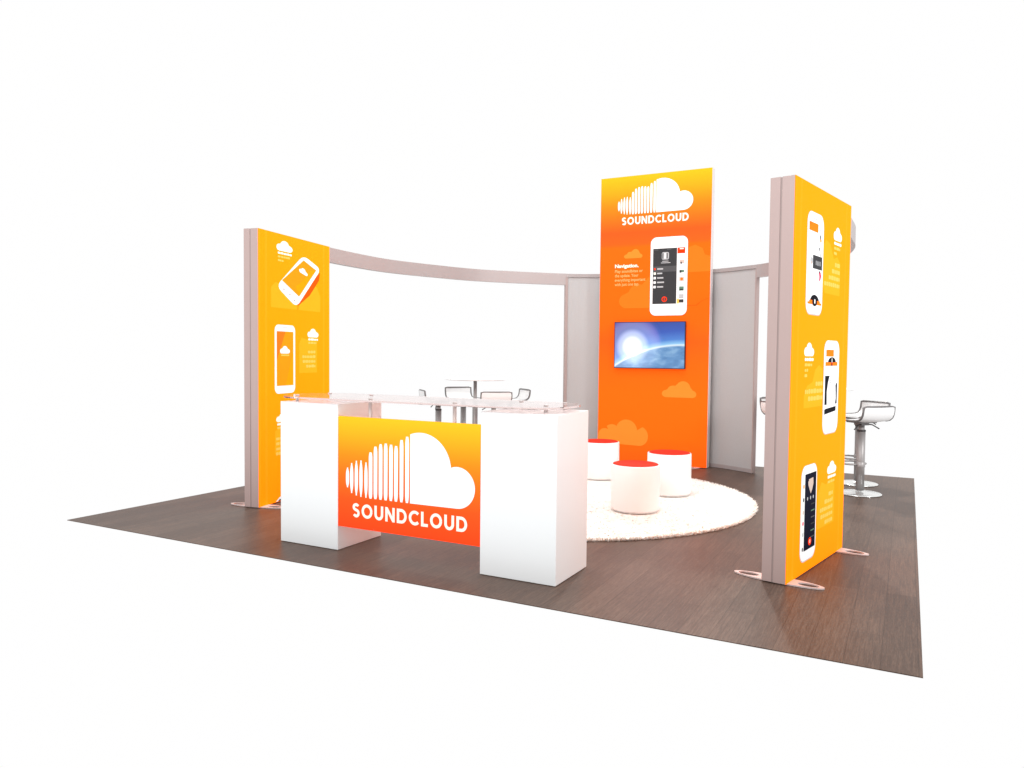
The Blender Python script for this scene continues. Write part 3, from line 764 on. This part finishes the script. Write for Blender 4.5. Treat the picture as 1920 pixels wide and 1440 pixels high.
# ------------------------------------------------------------------ ottomans
def ottoman(x, y, rz, label):
    t = empty('ottoman', (x, y, .024), rz, label, 'ottoman', 'white ottomans with red tops on the rug')
    return t
def make_ottoman(x, y, label):
    t = ottoman(x, y, 0, label)
    r = .212
    MB().lathe([(r-.014, 0), (r-.014, .014), (r-.002, .0142), (r, .018), (r+.001, .2), (r, .396), (r-.004, .402), (r-.012, .404), (r-.012, .398)], 'white_vinyl', n=72).build('body', t)
    MB().lathe([(r-.013, .396), (r-.014, .405), (r-.022, .4095), (r-.06, .411), (0.0005, .4125)], 'red_vinyl', n=72).build('seat', t)
    return t
OG = 'white ottomans with red tops on the rug'
ot = make_ottoman(3.905, 2.655, 'white cylindrical ottoman with red top, nearest of the three to the viewer')
for x, y, rz, lb in ((3.945, 3.575, 1.1, 'white cylindrical ottoman with red top, rightmost of the three on the rug'),
                     (3.005, 4.12, 2.3, 'white cylindrical ottoman with red top, partly hidden by the counter')):
    c = ot.copy(); COL.objects.link(c); c.location = (x, y, .024); c.rotation_euler = (0, 0, rz); c['label'] = lb
    for ch in ot.children:
        d = ch.copy(); COL.objects.link(d); d.parent = c

# ------------------------------------------------------------------ bar tables
def make_table(x, y, label):
    t = empty('bar_table', (x, y, 0), 0, label, 'bar table', 'round white bar tables')
    MB().lathe([(.15, 1.030), (.395, 1.030), (.409, 1.034), (.413, 1.041), (.409, 1.048), (.40, 1.050), (0.0005, 1.050)], 'white_seat', n=72).build('tabletop', t)
    MB().lathe([(.0, .02), (.036, .02), (.036, .70), (.024, .705), (.024, 1.018), (.09, 1.022), (.09, 1.029), (0, 1.029)], 'chrome', n=28).build('column', t)
    MB().lathe([(.26, .002), (.262, .010), (.25, .016), (.08, .026), (.04, .04), (0, .04)], 'base', n=56).build('base', t)
    return t
tb = make_table(.86, 5.02, 'round white bar table behind the reception counter, with four stools')
c = tb.copy(); COL.objects.link(c); c.location = (5.10, 5.12, 0); c['label'] = 'round white bar table mostly hidden behind the right yellow panel'
for ch in tb.children:
    d = ch.copy(); COL.objects.link(d); d.parent = c

# ------------------------------------------------------------------ bar stools (local: back towards -y)
def make_stool(x, y, rz, label):
    t = empty('bar_stool', (x, y, 0), rz, label, 'bar stool', 'white low-back bar stools')
    # seat shell profile in (y, z): front lip .. seat .. curve .. back
    prof = [(.205, .735), (.19, .748), (.15, .756), (.06, .758), (-.06, .756), (-.125, .758), (-.165, .768), (-.192, .79), (-.207, .82), (-.214, .86), (-.217, .895)]
    hw = .192; mb = MB(); i = mb.mi('white_seat'); th = .010
    nx = 10; k = len(mb.v)
    def nrm(j):
        a = prof[max(0, j-1)]; b = prof[min(len(prof)-1, j+1)]; dy, dz = b[0]-a[0], b[1]-a[1]; L_ = math.hypot(dy, dz); return (dz/L_, -dy/L_)
    for side in (0, 1):
        for j, (y_, z_) in enumerate(prof):
            ny, nz = nrm(j); o_ = -th*side
            w_ = hw*(1 if 0 < j < len(prof)-1 else .96)
            for q in range(nx+1):
                u = -1+2*q/nx; sag = .010*(1-u*u)
                mb.v.append((u*w_, y_ - ny*o_*-1 + 0, z_ - nz*o_*-1 - (sag if 1 < j < 7 else sag*.3)))
    n1 = (nx+1)*len(prof)
    for j in range(len(prof)-1):
        for q in range(nx):
            a = k+j*(nx+1)+q
            mb.f.append((a, a+1, a+nx+2, a+nx+1)); mb.m.append(i); mb.sm.append(True)
            a += n1; mb.f.append((a, a+1, a+nx+2, a+nx+1)[::-1]); mb.m.append(i); mb.sm.append(True)
    mb.build('seat', t)
    # steel rim all round the shell
    rim = [(-hw-.004, y_, z_-.004) for y_, z_ in prof] + [(-hw+.03, prof[-1][0], prof[-1][1]+.002), (hw-.03, prof[-1][0], prof[-1][1]+.002)] + [(hw+.004, y_, z_-.004) for y_, z_ in prof[::-1]] + [(hw-.02, prof[0][0]+.004, prof[0][1]-.004), (-hw+.02, prof[0][0]+.004, prof[0][1]-.004)]
    MB().tube(rim, .011, 'edge', 8, True).build('rim', t)
    p = MB(); p.box(-.11, .11, -.09, .09, .725, .738, 'edge', .003); p.box(-.13, .13, -.012, .012, .737, .744, 'edge'); p.box(-.05, .05, -.05, .05, .70, .726, 'edge', .004); p.build('mounting_plate', t)
    MB().lathe([(.030, .6), (.030, .705)], 'chrome', n=24).lathe([(0, .012), (.040, .012), (.040, .634)], 'chrome', n=28).build('post', t)
    MB().lathe([(.0405, .634), (.0425, .636), (.0425, .652), (.031, .655)], 'dark', n=28).build('collar', t)
    MB().lathe([(.205, .002), (.207, .008), (.20, .013), (.09, .020), (.045, .032), (.0405, .04)], 'base', n=56).build('base', t)
    fr_ = [(-.036, .0, .30), (-.10, .03, .30), (-.135, .12, .30), (-.135, .20, .30), (-.10, .245, .30), (0, .255, .30), (.10, .245, .30), (.135, .20, .30), (.135, .12, .30), (.10, .03, .30), (.036, 0, .30)]
    MB().tube(fr_, .010, 'chrome', 10).lathe([(.044, .275), (.0445, .277), (.0445, .325), (.0405, .327)], 'chrome', n=24).build('footrest', t)
    MB().tube([(0, -.02, .715), (.09, -.05, .705), (.16, -.07, .665)], .006, 'dark', 8).build('lever', t)
    MB().tube([(0, -.02, .715), (-.09, -.05, .705), (-.16, -.07, .665)], .006, 'dark', 8).build('lever', t)
    return t
def heading(nx_, ny_):      # world outward direction of the back -> rotation, local back is -y
    return math.atan2(ny_, nx_) + PI/2
proto = make_stool(5.60, 4.68, heading(.74, -.67), 'white low-back bar stool nearest the viewer at the right-hand table')
spots = [
 (5.545, 5.33, heading(.68, .74), 'white low-back bar stool just behind the nearest stool at the right-hand table'),
 (4.90, 4.75, heading(-.72, -.69), 'white bar stool peeking out left of the right yellow panel'),
 (4.76, 5.52, heading(-.7, .7), 'white bar stool farthest back, its tip barely showing left of the right yellow panel'),
 (1.27, 4.80, heading(.62, -.78), 'white bar stool behind the counter, right of the table column, its back to the viewer'),
 (.43, 5.42, heading(-.79, .61), 'white bar stool behind the counter, left of the table column, its back facing front'),
 (1.18, 5.42, heading(.66, .75), 'rightmost white bar stool behind the counter, seen sideways'),
 (.55, 4.60, heading(-.7, -.7), 'leftmost white bar stool behind the counter, seen sideways'),
]
for x, y, rz, lb in spots:
    c = proto.copy(); COL.objects.link(c); c.location = (x, y, 0); c.rotation_euler = (0, 0, rz); c['label'] = lb
    for ch in proto.children:
        d = ch.copy(); COL.objects.link(d); d.parent = c

# ------------------------------------------------------------------ render settings
S.render.engine = 'CYCLES'
S.view_settings.view_transform = 'Standard'; S.view_settings.look = 'None'
S.view_settings.exposure = 0; S.view_settings.gamma = 1; S.view_settings.use_curve_mapping = False
S.cycles.max_bounces = 10; S.cycles.transmission_bounces = 8; S.cycles.caustics_refractive = True; S.cycles.caustics_reflective = False
